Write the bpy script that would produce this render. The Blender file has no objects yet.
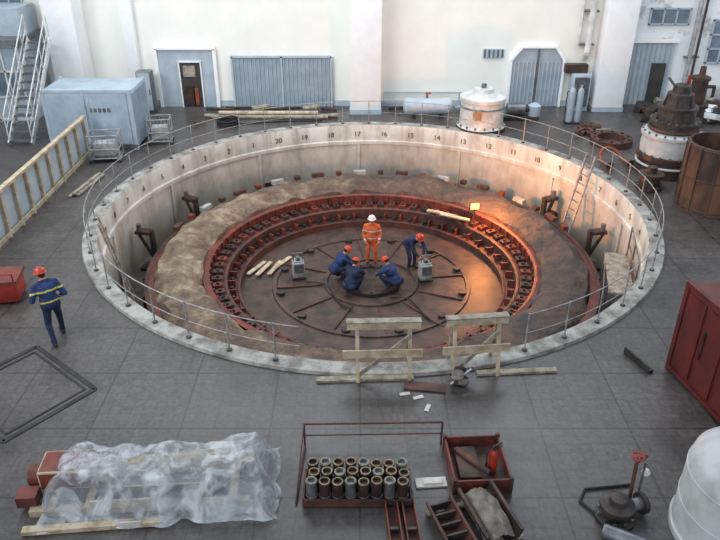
import bpy, bmesh, math, random
from mathutils import Vector, Matrix, Euler, noise
random.seed(7)
scene = bpy.context.scene
scene.view_settings.view_transform = 'Standard'

def lin(c, ds=0.14):
    g = 0.3*c[0]+0.59*c[1]+0.11*c[2]
    out = []
    for v in c:
        v = (v+(g-v)*ds)/255.0
        out.append(v/12.92 if v <= 0.04045 else ((v+0.055)/1.055)**2.4)
    return (out[0], out[1], out[2], 1.0)

# ------------------------------------------------------------------ materials
def mat(name, c1, c2=None, scale=3.0, rough=0.6, metal=0.0, bump=0.0, bscale=None, lo=0.4, hi=0.62, detail=6, stretch=(1,1,1)):
    m = bpy.data.materials.new(name); m.use_nodes = True
    nt = m.node_tree; N = nt.nodes; L = nt.links
    b = N['Principled BSDF']
    b.inputs['Base Color'].default_value = lin(c1)
    b.inputs['Roughness'].default_value = rough
    b.inputs['Metallic'].default_value = metal
    tc = N.new('ShaderNodeTexCoord'); mp = N.new('ShaderNodeMapping')
    mp.inputs['Scale'].default_value = stretch
    L.new(tc.outputs['Object'], mp.inputs['Vector'])
    if c2 is not None:
        n = N.new('ShaderNodeTexNoise'); n.inputs['Scale'].default_value = scale
        n.inputs['Detail'].default_value = detail; n.inputs['Roughness'].default_value = 0.65
        r = N.new('ShaderNodeValToRGB')
        r.color_ramp.elements[0].position = lo; r.color_ramp.elements[1].position = hi
        r.color_ramp.elements[0].color = lin(c1); r.color_ramp.elements[1].color = lin(c2)
        L.new(mp.outputs[0], n.inputs['Vector']); L.new(n.outputs['Fac'], r.inputs['Fac'])
        L.new(r.outputs['Color'], b.inputs['Base Color'])
    if bump > 0:
        n2 = N.new('ShaderNodeTexNoise'); n2.inputs['Scale'].default_value = bscale or scale*4
        n2.inputs['Detail'].default_value = 4
        bp = N.new('ShaderNodeBump'); bp.inputs['Strength'].default_value = bump
        bp.inputs['Distance'].default_value = 0.05
        L.new(mp.outputs[0], n2.inputs['Vector']); L.new(n2.outputs['Fac'], bp.inputs['Height'])
        L.new(bp.outputs[0], b.inputs['Normal'])
    return m

M = {}
M['cream'] = mat('cream_plaster', (242,241,233), (236,235,228), 0.7, 0.8)
M['white'] = mat('white_plaster', (247,248,249), (240,241,242), 1.5, 0.75)
M['damaged'] = mat('worn_plaster', (234,237,240), (190,194,198), 0.8, 0.9, bump=0.25, bscale=3, lo=0.55, hi=0.61, detail=10)
M['coping'] = mat('pit_coping', (172,170,162), (112,106,100), 2.5, 0.6, bump=0.1)
M['greyfloor'] = mat('pit_grey_floor', (96,89,83), (58,54,51), 1.5, 0.7, bump=0.2)
M['bluegrey'] = mat('blue_grey_paint', (178,192,202), (162,178,190), 2, 0.5)
M['bluedoor'] = mat('blue_gate_paint', (160,174,186), (144,160,174), 2, 0.45)
M['paleblue'] = mat('pale_blue_container', (170,188,202), (150,168,184), 1.5, 0.45)
M['dark'] = mat('dark_opening', (46,48,52), (70,66,60), 2, 0.8)
M['glass'] = mat('window_glass', (92,108,124), (130,146,160), 1, 0.15)
M['steel'] = mat('grey_steel', (136,138,140), (104,104,106), 5, 0.4, 0.6)
M['greypaint'] = mat('grey_machine_paint', (176,178,178), (138,138,136), 4, 0.5)
M['rail'] = mat('railing_grey', (176,178,178), (130,132,132), 8, 0.45, 0.3)
M['darksteel'] = mat('dark_steel', (56,52,52), (86,76,70), 5, 0.5, 0.5)
M['redsteel'] = mat('red_primer_steel', (134,58,46), (88,46,40), 2.5, 0.55, 0.1, bump=0.1)
M['reddark'] = mat('red_primer_worn', (104,58,48), (62,46,42), 3, 0.6, 0.1, bump=0.2)
M['redbright'] = mat('red_paint', (182,48,36), (150,40,32), 3, 0.4)
M['orangepipe'] = mat('orange_pipe_paint', (160,78,52), (120,58,42), 4, 0.5)
M['redbox'] = mat('red_cabinet_paint', (112,34,32), (80,28,28), 1.2, 0.55)
M['rust'] = mat('rusty_steel', (116,78,58), (64,50,45), 2, 0.7, 0.2, bump=0.3, stretch=(1,1,0.3))
M['rustdark'] = mat('rusty_dark', (90,66,57), (54,47,46), 3, 0.5, 0.4, bump=0.2)
M['wood'] = mat('pale_timber', (202,186,156), (164,142,112), 5, 0.7, bump=0.15)
M['woodgrey'] = mat('grey_timber', (172,162,144), (124,112,96), 5, 0.75)
M['whitemetal'] = mat('dirty_white_enamel', (220,222,222), (188,187,182), 2.2, 0.4, bump=0.1)
M['tank'] = mat('tank_dirty_white', (196,197,196), (152,148,142), 1.8, 0.45, bump=0.15, lo=0.45, hi=0.8)
M['beige'] = mat('beige_tarp', (140,132,120), (100,92,84), 3, 0.9, bump=0.5)
M['yellow'] = mat('yellow_paint', (206,180,96), (176,150,80), 3, 0.5)
M['brass'] = mat('brass_cap', (150,136,98), (98,90,70), 9, 0.4, 0.6)
M['skin'] = mat('skin', (200,142,112), (188,128,100), 8, 0.55)
M['navy'] = mat('navy_workwear', (32,46,82), (22,32,60), 6, 0.85)
M['blue'] = mat('blue_workwear', (38,62,118), (26,46,92), 6, 0.85)
M['orange'] = mat('orange_workwear', (236,102,40), (210,82,34), 6, 0.8)
M['hivis'] = mat('hivis_stripe', (216,206,82), None, rough=0.5)
M['silverstripe'] = mat('silver_stripe', (208,210,200), None, rough=0.4)
M['boot'] = mat('black_boot', (30,28,28), (44,38,36), 8, 0.6)
M['hair'] = mat('brown_hair', (52,38,30), (36,28,24), 20, 0.8)
M['helmred'] = mat('red_helmet', (216,60,36), None, rough=0.3)
M['helmwhite'] = mat('white_helmet', (232,230,224), None, rough=0.3)
M['eye'] = mat('eye_dark', (24,20,20), None, rough=0.3)
M['black'] = mat('black_rubber', (28,26,28), (40,38,38), 5, 0.6)
M['groove'] = mat('hatch_groove', (36,34,35), (56,53,52), 3, 0.7)
M['paper'] = mat('white_board', (222,218,208), (196,190,178), 4, 0.7)
M['deck'] = mat('turbine_deck', (92,68,60), (54,46,44), 1.8, 0.45, 0.15, bump=0.2)
M['ink'] = mat('black_lettering', (66,64,63), None, rough=0.8)

def mult(nt, a, bsock, fac=1.0):
    mx = nt.nodes.new('ShaderNodeMix'); mx.data_type='RGBA'; mx.blend_type='MULTIPLY'; mx.inputs[0].default_value=fac
    nt.links.new(a, mx.inputs[6]); nt.links.new(bsock, mx.inputs[7]); return mx.outputs[2]

def pitwall_mat():
    m = bpy.data.materials.new('pit_wall_concrete'); m.use_nodes = True
    nt = m.node_tree; N = nt.nodes; L = nt.links; b = N['Principled BSDF']; b.inputs['Roughness'].default_value=0.8
    g = N.new('ShaderNodeNewGeometry')
    def layer(scale, stretch, lo, hi, ca, cb, det=7):
        mp = N.new('ShaderNodeMapping'); mp.inputs['Scale'].default_value=stretch; L.new(g.outputs['Position'], mp.inputs['Vector'])
        n = N.new('ShaderNodeTexNoise'); n.inputs['Scale'].default_value=scale; n.inputs['Detail'].default_value=det; n.inputs['Roughness'].default_value=0.65
        L.new(mp.outputs[0], n.inputs['Vector'])
        r = N.new('ShaderNodeValToRGB'); r.color_ramp.elements[0].position=lo; r.color_ramp.elements[1].position=hi
        r.color_ramp.elements[0].color=ca; r.color_ramp.elements[1].color=cb; L.new(n.outputs['Fac'], r.inputs['Fac']); return r, n
    a, na = layer(1.1,(1,1,0.6),0.4,0.72,lin((218,216,206)),lin((168,163,152)))
    s, ns = layer(2.2,(1,1,0.12),0.48,0.74,(1,1,1,1),(0.62,0.53,0.45,1),8)
    cur = mult(nt, a.outputs[0], s.outputs[0], 0.85)
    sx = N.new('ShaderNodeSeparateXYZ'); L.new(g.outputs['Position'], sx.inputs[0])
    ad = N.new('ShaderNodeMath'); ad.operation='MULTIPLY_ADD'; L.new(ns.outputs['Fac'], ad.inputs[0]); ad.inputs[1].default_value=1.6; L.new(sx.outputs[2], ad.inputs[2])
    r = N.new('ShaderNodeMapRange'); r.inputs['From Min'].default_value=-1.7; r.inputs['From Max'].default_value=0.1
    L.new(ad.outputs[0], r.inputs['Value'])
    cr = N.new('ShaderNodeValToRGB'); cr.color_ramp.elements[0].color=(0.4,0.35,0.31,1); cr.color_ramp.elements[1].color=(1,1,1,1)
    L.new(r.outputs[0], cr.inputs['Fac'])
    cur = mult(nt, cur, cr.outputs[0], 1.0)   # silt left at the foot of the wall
    L.new(cur, b.inputs['Base Color'])
    return m
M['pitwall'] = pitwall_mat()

def floor_mat():
    m = bpy.data.materials.new('hall_floor_tiles'); m.use_nodes = True
    nt = m.node_tree; N = nt.nodes; L = nt.links; b = N['Principled BSDF']
    g = N.new('ShaderNodeNewGeometry')
    def brick(w, ms, c1, c2, mo):
        br = N.new('ShaderNodeTexBrick'); br.offset = 0.0
        br.inputs['Scale'].default_value = 1.0
        br.inputs['Brick Width'].default_value = w; br.inputs['Row Height'].default_value = w
        br.inputs['Mortar Size'].default_value = ms
        br.inputs['Color1'].default_value = c1; br.inputs['Color2'].default_value = c2; br.inputs['Mortar'].default_value = mo
        L.new(g.outputs['Position'], br.inputs['Vector']); return br.outputs['Color']
    fine = brick(0.2,0.006,lin((103,98,95)),lin((92,87,85)),lin((84,80,78)))
    slab = brick(1.6,0.022,(1,1,1,1),(0.9,0.9,0.9,1),(0.6,0.58,0.57,1))
    def nz(scale, det, rg, lo, hi, ca, cb):
        n = N.new('ShaderNodeTexNoise'); n.inputs['Scale'].default_value=scale; n.inputs['Detail'].default_value=det; n.inputs['Roughness'].default_value=rg
        L.new(g.outputs['Position'], n.inputs['Vector'])
        r = N.new('ShaderNodeValToRGB'); r.color_ramp.elements[0].position=lo; r.color_ramp.elements[1].position=hi
        r.color_ramp.elements[0].color=ca; r.color_ramp.elements[1].color=cb; L.new(n.outputs['Fac'], r.inputs['Fac']); return n, r
    n, r = nz(0.3,9,0.72,0.36,0.64,(0.52,0.49,0.48,1),(1.08,1.07,1.07,1))
    n3, r3 = nz(11,7,0.7,0.35,0.6,(0.62,0.60,0.59,1),(1.08,1.08,1.08,1))
    cur = mult(nt, fine, slab)
    for rr in (r, r3): cur = mult(nt, cur, rr.outputs['Color'])
    L.new(cur, b.inputs['Base Color'])
    r2 = N.new('ShaderNodeMapRange'); r2.inputs['From Min'].default_value=0.35; r2.inputs['From Max'].default_value=0.65
    r2.inputs['To Min'].default_value=0.22; r2.inputs['To Max'].default_value=0.48
    L.new(n.outputs['Fac'], r2.inputs['Value']); L.new(r2.outputs[0], b.inputs['Roughness'])
    bp = N.new('ShaderNodeBump'); bp.inputs['Strength'].default_value=0.12; bp.inputs['Distance'].default_value=0.015
    L.new(n3.outputs['Fac'], bp.inputs['Height']); L.new(bp.outputs[0], b.inputs['Normal'])
    return m
M['floor'] = floor_mat()

def plastic_mat():
    m = bpy.data.materials.new('clear_polythene'); m.use_nodes = True
    nt = m.node_tree; N = nt.nodes; L = nt.links; b = N['Principled BSDF']; out = N['Material Output']
    b.inputs['Base Color'].default_value = lin((206,209,214)); b.inputs['Roughness'].default_value = 0.12
    t = N.new('ShaderNodeBsdfTransparent'); mx = N.new('ShaderNodeMixShader')
    n = N.new('ShaderNodeTexNoise'); n.inputs['Scale'].default_value = 2.4; n.inputs['Detail'].default_value = 9
    n.inputs['Distortion'].default_value = 1.6
    tc = N.new('ShaderNodeTexCoord'); L.new(tc.outputs['Object'], n.inputs['Vector'])
    r = N.new('ShaderNodeMapRange'); r.inputs['From Min'].default_value=0.38; r.inputs['From Max'].default_value=0.65
    r.inputs['To Min'].default_value=0.25; r.inputs['To Max'].default_value=0.82
    L.new(n.outputs['Fac'], r.inputs['Value']); L.new(r.outputs[0], mx.inputs['Fac'])
    bp = N.new('ShaderNodeBump'); bp.inputs['Strength'].default_value=0.8; bp.inputs['Distance'].default_value=0.08
    L.new(n.outputs['Fac'], bp.inputs['Height']); L.new(bp.outputs[0], b.inputs['Normal'])
    L.new(t.outputs[0], mx.inputs[1]); L.new(b.outputs[0], mx.inputs[2]); L.new(mx.outputs[0], out.inputs['Surface'])
    return m
M['plastic'] = plastic_mat()

def glow_mat(name, c, s):
    m = bpy.data.materials.new(name); m.use_nodes = True
    b = m.node_tree.nodes['Principled BSDF']
    b.inputs['Base Color'].default_value = lin(c); b.inputs['Emission Color'].default_value = lin(c)
    b.inputs['Emission Strength'].default_value = s
    return m
M['lampglow'] = glow_mat('halogen_glow', (255,160,70), 5.0)

def ring_mat():
    m = bpy.data.materials.new('stator_cover_cloth'); m.use_nodes = True
    nt = m.node_tree; N = nt.nodes; L = nt.links; b = N['Principled BSDF']
    b.inputs['Roughness'].default_value = 0.85
    g = N.new('ShaderNodeNewGeometry')
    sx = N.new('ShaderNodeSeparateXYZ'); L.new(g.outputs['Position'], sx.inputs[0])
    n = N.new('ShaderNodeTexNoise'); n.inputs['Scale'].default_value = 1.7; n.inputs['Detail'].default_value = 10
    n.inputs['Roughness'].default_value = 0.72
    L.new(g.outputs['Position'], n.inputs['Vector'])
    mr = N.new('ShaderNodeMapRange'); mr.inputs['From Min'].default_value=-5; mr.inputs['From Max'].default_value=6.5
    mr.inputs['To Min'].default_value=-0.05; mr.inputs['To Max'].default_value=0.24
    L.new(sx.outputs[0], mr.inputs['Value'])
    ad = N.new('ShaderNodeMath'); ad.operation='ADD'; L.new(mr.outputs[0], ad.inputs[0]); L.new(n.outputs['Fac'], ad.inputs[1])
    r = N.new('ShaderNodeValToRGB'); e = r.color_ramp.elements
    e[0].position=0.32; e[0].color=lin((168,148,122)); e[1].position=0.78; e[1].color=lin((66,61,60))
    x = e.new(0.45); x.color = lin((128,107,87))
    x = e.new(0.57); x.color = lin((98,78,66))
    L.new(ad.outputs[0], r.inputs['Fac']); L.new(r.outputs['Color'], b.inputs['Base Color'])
    bp = N.new('ShaderNodeBump'); bp.inputs['Strength'].default_value=0.8; bp.inputs['Distance'].default_value=0.2
    n2 = N.new('ShaderNodeTexNoise'); n2.inputs['Scale'].default_value=3; n2.inputs['Detail'].default_value=5
    L.new(g.outputs['Position'], n2.inputs['Vector']); L.new(n2.outputs['Fac'], bp.inputs['Height'])
    L.new(bp.outputs[0], b.inputs['Normal'])
    return m
M['ring'] = ring_mat()

# ------------------------------------------------------------------ mesh builder
class B:
    def __init__(s, name):
        s.name = name; s.bm = bmesh.new(); s.mats = []; s.M = Matrix.Identity(4)
    def at(s, x, y, z=0, rz=0):
        s.M = Matrix.Translation((x,y,z)) @ Matrix.Rotation(math.radians(rz), 4, 'Z'); return s
    def mi(s, m):
        m = M[m] if isinstance(m, str) else m
        if m not in s.mats: s.mats.append(m)
        return s.mats.index(m)
    def _f(s, verts, m):
        i = s.mi(m)
        for v in verts:
            for f in v.link_faces:
                f.material_index = i; f.smooth = True
    def box(s, c, size, m, rot=(0,0,0), bevel=0):
        mx = s.M @ Matrix.Translation(c) @ Euler([math.radians(a) for a in rot]).to_matrix().to_4x4() @ Matrix.Diagonal((*size,1))
        r = bmesh.ops.create_cube(s.bm, size=1, matrix=mx); s._f(r['verts'], m)
        if bevel:
            es = list({e for v in r['verts'] for e in v.link_edges})
            bmesh.ops.bevel(s.bm, geom=es, offset=bevel, segments=2, affect='EDGES', profile=0.5)
        return s
    def rod(s, p0, p1, r0, m, r1=None, seg=10):
        p0 = Vector(p0); p1 = Vector(p1); d = p1-p0
        if d.length < 1e-6: return s
        r1 = r0 if r1 is None else r1
        q = d.to_track_quat('Z','Y').to_matrix().to_4x4()
        mx = s.M @ Matrix.Translation((p0+p1)/2) @ q
        r = bmesh.ops.create_cone(s.bm, cap_ends=True, segments=seg, radius1=r0, radius2=r1, depth=d.length, matrix=mx)
        s._f(r['verts'], m); return s
    def beam(s, p0, p1, w, h, m):
        p0 = Vector(p0); p1 = Vector(p1); d = p1-p0
        up = Vector((0,0,1)) if abs(d.normalized().z) < 0.95 else Vector((0,1,0))
        y = d.normalized(); x = y.cross(up).normalized(); z = x.cross(y)
        R = Matrix((x,y,z)).transposed().to_4x4()
        mx = s.M @ Matrix.Translation((p0+p1)/2) @ R @ Matrix.Diagonal((w,d.length,h,1))
        r = bmesh.ops.create_cube(s.bm, size=1, matrix=mx); s._f(r['verts'], m); return s
    def ball(s, c, r, m, scale=(1,1,1), rot=None, u=14, v=10):
        mx = s.M @ Matrix.Translation(c) @ (rot if rot else Matrix.Identity(4)) @ Matrix.Diagonal((*scale,1))
        q = bmesh.ops.create_uvsphere(s.bm, u_segments=u, v_segments=v, radius=r, matrix=mx); s._f(q['verts'], m); return s
    def path(s, pts, r, m, seg=8):
        for a, b in zip(pts[:-1], pts[1:]): s.rod(a, b, r, m, seg=seg)
        for p in pts[1:-1]: s.ball(p, r, m, u=seg, v=6)
        return s
    def lathe(s, prof, c, m, seg=48, a0=0, a1=360, fn=None):
        full = abs(a1-a0) >= 359.9
        n = seg if full else seg+1
        rings = []
        for k in range(n):
            a = math.radians(a0+(a1-a0)*k/seg); col = []
            for j,(r,z) in enumerate(prof):
                if fn: r, z = fn(r, z, a, j)
                col.append(s.bm.verts.new(s.M @ Vector((c[0]+r*math.cos(a), c[1]+r*math.sin(a), c[2]+z))))
            rings.append(col)
        i = s.mi(m)
        for k in range(seg):
            A = rings[k]; C = rings[(k+1) % n]
            for j in range(len(prof)-1):
                try:
                    f = s.bm.faces.new((A[j], C[j], C[j+1], A[j+1])); f.material_index = i; f.smooth = True
                except Exception: pass
        return s
    def torus(s, c, R, r, m, seg=48, n=8, a0=0, a1=360):
        prof = [(R+r*math.cos(2*math.pi*t/n), r*math.sin(2*math.pi*t/n)) for t in range(n+1)]
        return s.lathe(prof, c, m, seg, a0, a1)
    def prism(s, pts, y0, y1, m):
        a = [s.bm.verts.new(s.M @ Vector((x,y0,z))) for x,z in pts]
        b = [s.bm.verts.new(s.M @ Vector((x,y1,z))) for x,z in pts]
        i = s.mi(m); fs = [s.bm.faces.new(a), s.bm.faces.new(list(reversed(b)))]
        for k in range(len(pts)):
            q = (k+1) % len(pts); fs.append(s.bm.faces.new((a[k], b[k], b[q], a[q])))
        for f in fs: f.material_index = i
        return s
    def sheet(s, fn, nu, nv, m):
        g = [[s.bm.verts.new(s.M @ Vector(fn(i/nu, j/nv))) for j in range(nv+1)] for i in range(nu+1)]
        mi = s.mi(m)
        for i in range(nu):
            for j in range(nv):
                f = s.bm.faces.new((g[i][j],g[i+1][j],g[i+1][j+1],g[i][j+1])); f.material_index=mi; f.smooth=True
        return s
    def done(s, angle=35, recalc=True):
        if recalc: bmesh.ops.recalc_face_normals(s.bm, faces=s.bm.faces[:])
        co = [v.co for v in s.bm.verts]
        o = Vector(((min(c.x for c in co)+max(c.x for c in co))/2, (min(c.y for c in co)+max(c.y for c in co))/2, min(c.z for c in co)))
        bmesh.ops.translate(s.bm, verts=s.bm.verts[:], vec=-o)
        me = bpy.data.meshes.new(s.name); s.bm.to_mesh(me); s.bm.free()
        for m in s.mats: me.materials.append(m)
        try: me.set_sharp_from_angle(angle=math.radians(angle))
        except Exception: pass
        ob = bpy.data.objects.new(s.name, me); ob.location = o
        scene.collection.objects.link(ob); return ob

CX, CY = 0.35, 19.2
RO = 8.1
def pol(r, deg, z=0):
    a = math.radians(deg); return Vector((CX+r*math.cos(a), CY+r*math.sin(a), z))

# ------------------------------------------------------------------ floor with round opening
b = B('floor')
X0,X1,Y0,Y1 = -17.0,17.0,-5.0,30.6
seg = 160; inn=[]; outt=[]
angs = [2*math.pi*k/seg for k in range(seg)]
for cxr, cyr in ((X0,Y0),(X1,Y0),(X1,Y1),(X0,Y1)):
    a = math.atan2(cyr-CY, cxr-CX) % (2*math.pi)
    k = min(range(len(angs)), key=lambda q: abs(angs[q]-a)); angs[k] = a
for a in angs:
    dx, dy = math.cos(a), math.sin(a)
    inn.append(b.bm.verts.new((CX+RO*dx, CY+RO*dy, 0)))
    t = min([((X1 if dx>0 else X0)-CX)/dx if abs(dx)>1e-9 else 1e9, ((Y1 if dy>0 else Y0)-CY)/dy if abs(dy)>1e-9 else 1e9])
    outt.append(b.bm.verts.new((CX+t*dx, CY+t*dy, 0)))
i = b.mi('floor')
low = [b.bm.verts.new((v.co.x, v.co.y, -0.3)) for v in inn]
for k in range(seg):
    q = (k+1) % seg
    b.bm.faces.new((inn[k], outt[k], outt[q], inn[q])); b.bm.faces.new((low[k], inn[k], inn[q], low[q]))
b.done()

# ------------------------------------------------------------------ walls
YW = 29.8
b = B('wall_back'); b.box((-3.6,YW+0.2,4.6),(26.8,0.4,9.2),'cream'); b.done()
b = B('wall_back_worn'); b.box((13.4,YW+0.55,4.6),(7.2,0.4,9.2),'damaged'); b.done()
b = B('wall_left'); b.box((-17.2,12.6,4.6),(0.4,35.6,9.2),'cream'); b.done()
b = B('wall_right'); b.box((17.2,12.6,4.6),(0.4,35.6,9.2),'damaged'); b.done()

for nm,x0,x1,y in (('pilaster',-0.4,0.85,28.55),('pilaster',-12.3,-11.1,28.6),('pilaster',9.7,10.9,28.9),('pilaster',-9.6,-9.1,29.5)):
    b = B(nm); b.box(((x0+x1)/2,(y+YW)/2,4.6),(x1-x0,YW-y,9.2),'white',bevel=0.03)
    b.box(((x0+x1)/2,(y+YW)/2-0.02,0.1),(x1-x0+0.06,YW-y,0.2),'bluegrey'); b.done()
b = B('trim_crane_beam'); b.box((-1,29.5,6.6),(31,0.5,0.5),'cream'); b.box((-1,29.2,6.9),(31,0.3,0.12),'steel'); b.done()
b = B('baseboard_back')
for x0,x1 in ((-17,-12.4),(-11.1,-9.6),(-9.1,-8.4),(-6.0,-5.35),(-1.15,-0.45),(0.9,6.2),(8.5,9.65)):
    b.box(((x0+x1)/2,YW-0.03,0.12),(x1-x0,0.05,0.24),'bluegrey')
b.done()

b = B('door_1')
b.box((-7.2,YW-0.07,1.2),(2.3,0.12,2.4),'bluegrey'); b.box((-7.2,YW-0.12,2.42),(2.5,0.2,0.1),'white')
for x in (-8.4,-6.0): b.box((x,YW-0.12,1.2),(0.12,0.2,2.4),'white')
b.box((-7.05,YW-0.15,0.93),(0.85,0.05,1.86),'dark')
b.box((-7.05,YW-0.18,1.89),(0.97,0.06,0.06),'white')
for x in (-7.5,-6.6): b.box((x,YW-0.18,0.95),(0.05,0.06,1.9),'white')
b.box((-7.1,YW-0.19,1.5),(0.5,0.03,0.45),'woodgrey'); b.box((-7.15,YW-0.19,0.5),(0.4,0.04,0.8),'rustdark')
b.box((-6.9,YW-0.19,0.45),(0.2,0.04,0.7),'orangepipe')
b.done()
b = B('door_2')
b.box((-3.25,YW-0.07,1.02),(4.0,0.1,2.04),'bluedoor')
for k in range(24): b.box((-5.2+k*0.17,YW-0.14,1.02),(0.05,0.04,2.0),'bluedoor')
for x in (-5.3,-3.25,-1.2): b.box((x,YW-0.15,1.05),(0.08,0.08,2.1),'bluegrey')
b.box((-3.25,YW-0.15,2.08),(4.15,0.08,0.08),'bluegrey')
b.done()
b = B('door_3')
b.prism([(6.3,0),(8.4,0),(8.4,1.9),(8.05,2.4),(6.65,2.4),(6.3,1.9)],YW-0.1,YW-0.01,'bluedoor')
b.prism([(6.2,0),(6.3,0),(6.3,1.92),(6.68,2.42),(8.02,2.42),(8.4,1.92),(8.4,0),(8.5,0),(8.5,1.96),(8.08,2.52),(6.62,2.52),(6.2,1.96)],YW-0.16,YW-0.01,'white')
for k in range(12): b.box((6.42+k*0.17,YW-0.13,0.95),(0.04,0.05,1.85),'bluegrey')
b.box((7.35,YW-0.14,1.2),(0.06,0.08,2.35),'steel'); b.done()
b = B('door_4')
YD = YW+0.35
b.box((12.1,YD-0.07,1.3),(1.9,0.12,2.6),'bluegrey')
for k in range(9): b.box((11.3+k*0.2,YD-0.15,1.3),(0.05,0.05,2.5),'bluedoor')
b.box((12.1,YD-0.17,2.65),(2.1,0.15,0.12),'white'); b.box((12.5,YD-0.18,0.9),(0.6,0.05,1.7),'dark'); b.done()

def window(name, xc, zc, w, h, y, nx=3, nz=2):
    b = B(name)
    b.box((xc,y-0.04,zc),(w,0.06,h),'glass')
    for k in range(nx+1): b.box((xc-w/2+w*k/nx,y-0.09,zc),(0.06,0.08,h+0.06),'bluegrey')
    for k in range(nz+1): b.box((xc,y-0.09,zc-h/2+h*k/nz),(w+0.06,0.08,0.06),'bluegrey')
    b.done()
window('window_1',15.2,2.6,1.5,1.7,YD,3,3)
window('window_2',12.6,3.6,1.6,0.6,YD,3,1)
window('window_3',-14.2,4.35,1.5,0.5,YW,3,1)
b = B('wall_vent')
b.box((5.5,YW-0.04,2.2),(0.85,0.06,0.36),'bluegrey')
for k in range(5): b.box((5.14+k*0.18,YW-0.08,2.2),(0.07,0.04,0.3),'steel')
b.done()
b = B('electrical_cabinet'); b.box((9.1,29.3,0.75),(0.75,0.6,1.5),'bluegrey',bevel=0.02); b.box((9.1,28.98,0.8),(0.6,0.04,1.2),'steel'); b.box((9.3,28.95,0.8),(0.04,0.05,0.2),'darksteel')
b.box((8.9,29.45,1.67),(0.9,0.35,0.34),'rustdark'); b.done()
b = B('downpipe')
b.rod((9.25,29.45,2.3),(9.25,29.45,9.0),0.13,'whitemetal',seg=16); b.rod((8.9,29.6,2.6),(8.9,29.6,9.0),0.06,'whitemetal')
for z in (2.6,3.9,5.2,6.5): b.box((9.2,29.58,z),(0.6,0.35,0.06),'steel')
b.rod((9.25,29.45,2.3),(9.25,29.75,2.0),0.13,'whitemetal',seg=16); b.done()
b = B('downpipe')
b.rod((13.7,YD-0.2,0.3),(13.7,YD-0.2,9.0),0.09,'greypaint',seg=12); b.rod((13.95,YD-0.2,0.3),(13.95,YD-0.2,9.0),0.05,'rustdark',seg=12)
b.path([(13.7,YD-0.2,0.8),(15.0,YD-0.3,0.8),(15.0,YD-0.3,0.1)],0.07,'rustdark')
for z in (2.0,4.5,7.0): b.box((13.8,YD-0.12,z),(0.6,0.2,0.05),'steel')
b.done()
b = B('electrical_conduit')
b.path([(1.0,29.7,0.6),(6.0,29.7,0.6)],0.03,'bluegrey'); b.path([(4.2,29.7,0.6),(4.2,29.7,0.25)],0.03,'bluegrey'); b.done()

# ---------------------------------------------------------------- left service booth and stairs
b = B('service_booth')
b.box((-14.9,28.6,1.5),(3.8,2.1,3.0),'bluegrey'); b.box((-14.9,28.5,3.1),(4.1,2.4,0.2),'steel')
for k in range(7):
    b.box((-16.7+k*0.6,27.52,1.5),(0.07,0.08,3.0),'whitemetal')
for z in (0.1,1.0,2.0,2.95): b.box((-14.9,27.52,z),(3.8,0.08,0.07),'whitemetal')
for k in range(6):
    b.box((-16.4+k*0.6,27.53,1.5),(0.45,0.04,0.85),'glass')
    b.box((-16.4+k*0.6,27.53,2.45),(0.45,0.04,0.8),'bluedoor')
b.box((-14.9,28.9,3.7),(3.8,1.5,1.0),'bluegrey')
b.done()
b = B('steel_staircase')
for k in range(13):
    t = k/12; b.box((-12.35,24.8+t*3.2,0.15+t*2.85),(0.8,0.26,0.04),'steel')
for x in (-12.77,-11.93):
    b.beam((x,24.7,0.05),(x,28.05,3.1),0.05,0.22,'whitemetal')
    b.path([(x,24.75,0.1),(x,24.75,1.1),(x,28.0,4.0),(x,28.0,3.0)],0.025,'whitemetal')
    b.rod((x,24.75,0.6),(x,28.0,3.5),0.018,'whitemetal')
    for k in range(1,6):
        t=k/6; b.rod((x,24.75+3.25*t,0.1+2.9*t),(x,24.75+3.25*t,1.1+2.9*t),0.018,'whitemetal')
b.done()

b = B('equipment_container')
b.at(-9.5,25.2,0,0)
b.box((0,0,1.1),(3.1,1.9,2.0),'paleblue',bevel=0.03)
for x in (-1.5,1.5):
    for y in (-0.9,0.9): b.box((x,y,1.07),(0.12,0.12,2.14),'bluegrey')
b.box((0,-0.93,2.1),(3.1,0.1,0.1),'bluegrey'); b.box((0,-0.93,0.12),(3.1,0.1,0.14),'steel')
b.box((0,0.93,0.05),(3.1,0.1,0.1),'steel'); b.box((0,-0.9,0.05),(3.1,0.1,0.1),'steel')
for k in range(15): b.box((1.57,-0.8+k*0.115,1.1),(0.04,0.05,1.8),'paleblue')
b.box((-0.75,-0.97,1.1),(1.3,0.03,1.75),'paleblue'); b.box((0.75,-0.97,1.1),(1.3,0.03,1.75),'paleblue')
for k in range(5): b.box((0.1+0.16*k,-0.995,1.45),(0.1,0.015,0.14),'steel')
for x in (-0.08,0.08): b.rod((x,-1.0,0.3),(x,-1.0,2.0),0.015,'bluegrey')
b.done()
b = B('steel_cabinet'); b.box((-8.75,28.9,0.85),(0.6,0.5,1.7),'steel',bevel=0.02); b.box((-8.75,28.63,0.9),(0.5,0.03,1.5),'bluegrey'); b.box((-8.55,28.6,0.9),(0.03,0.04,0.2),'ink'); b.done()

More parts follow.
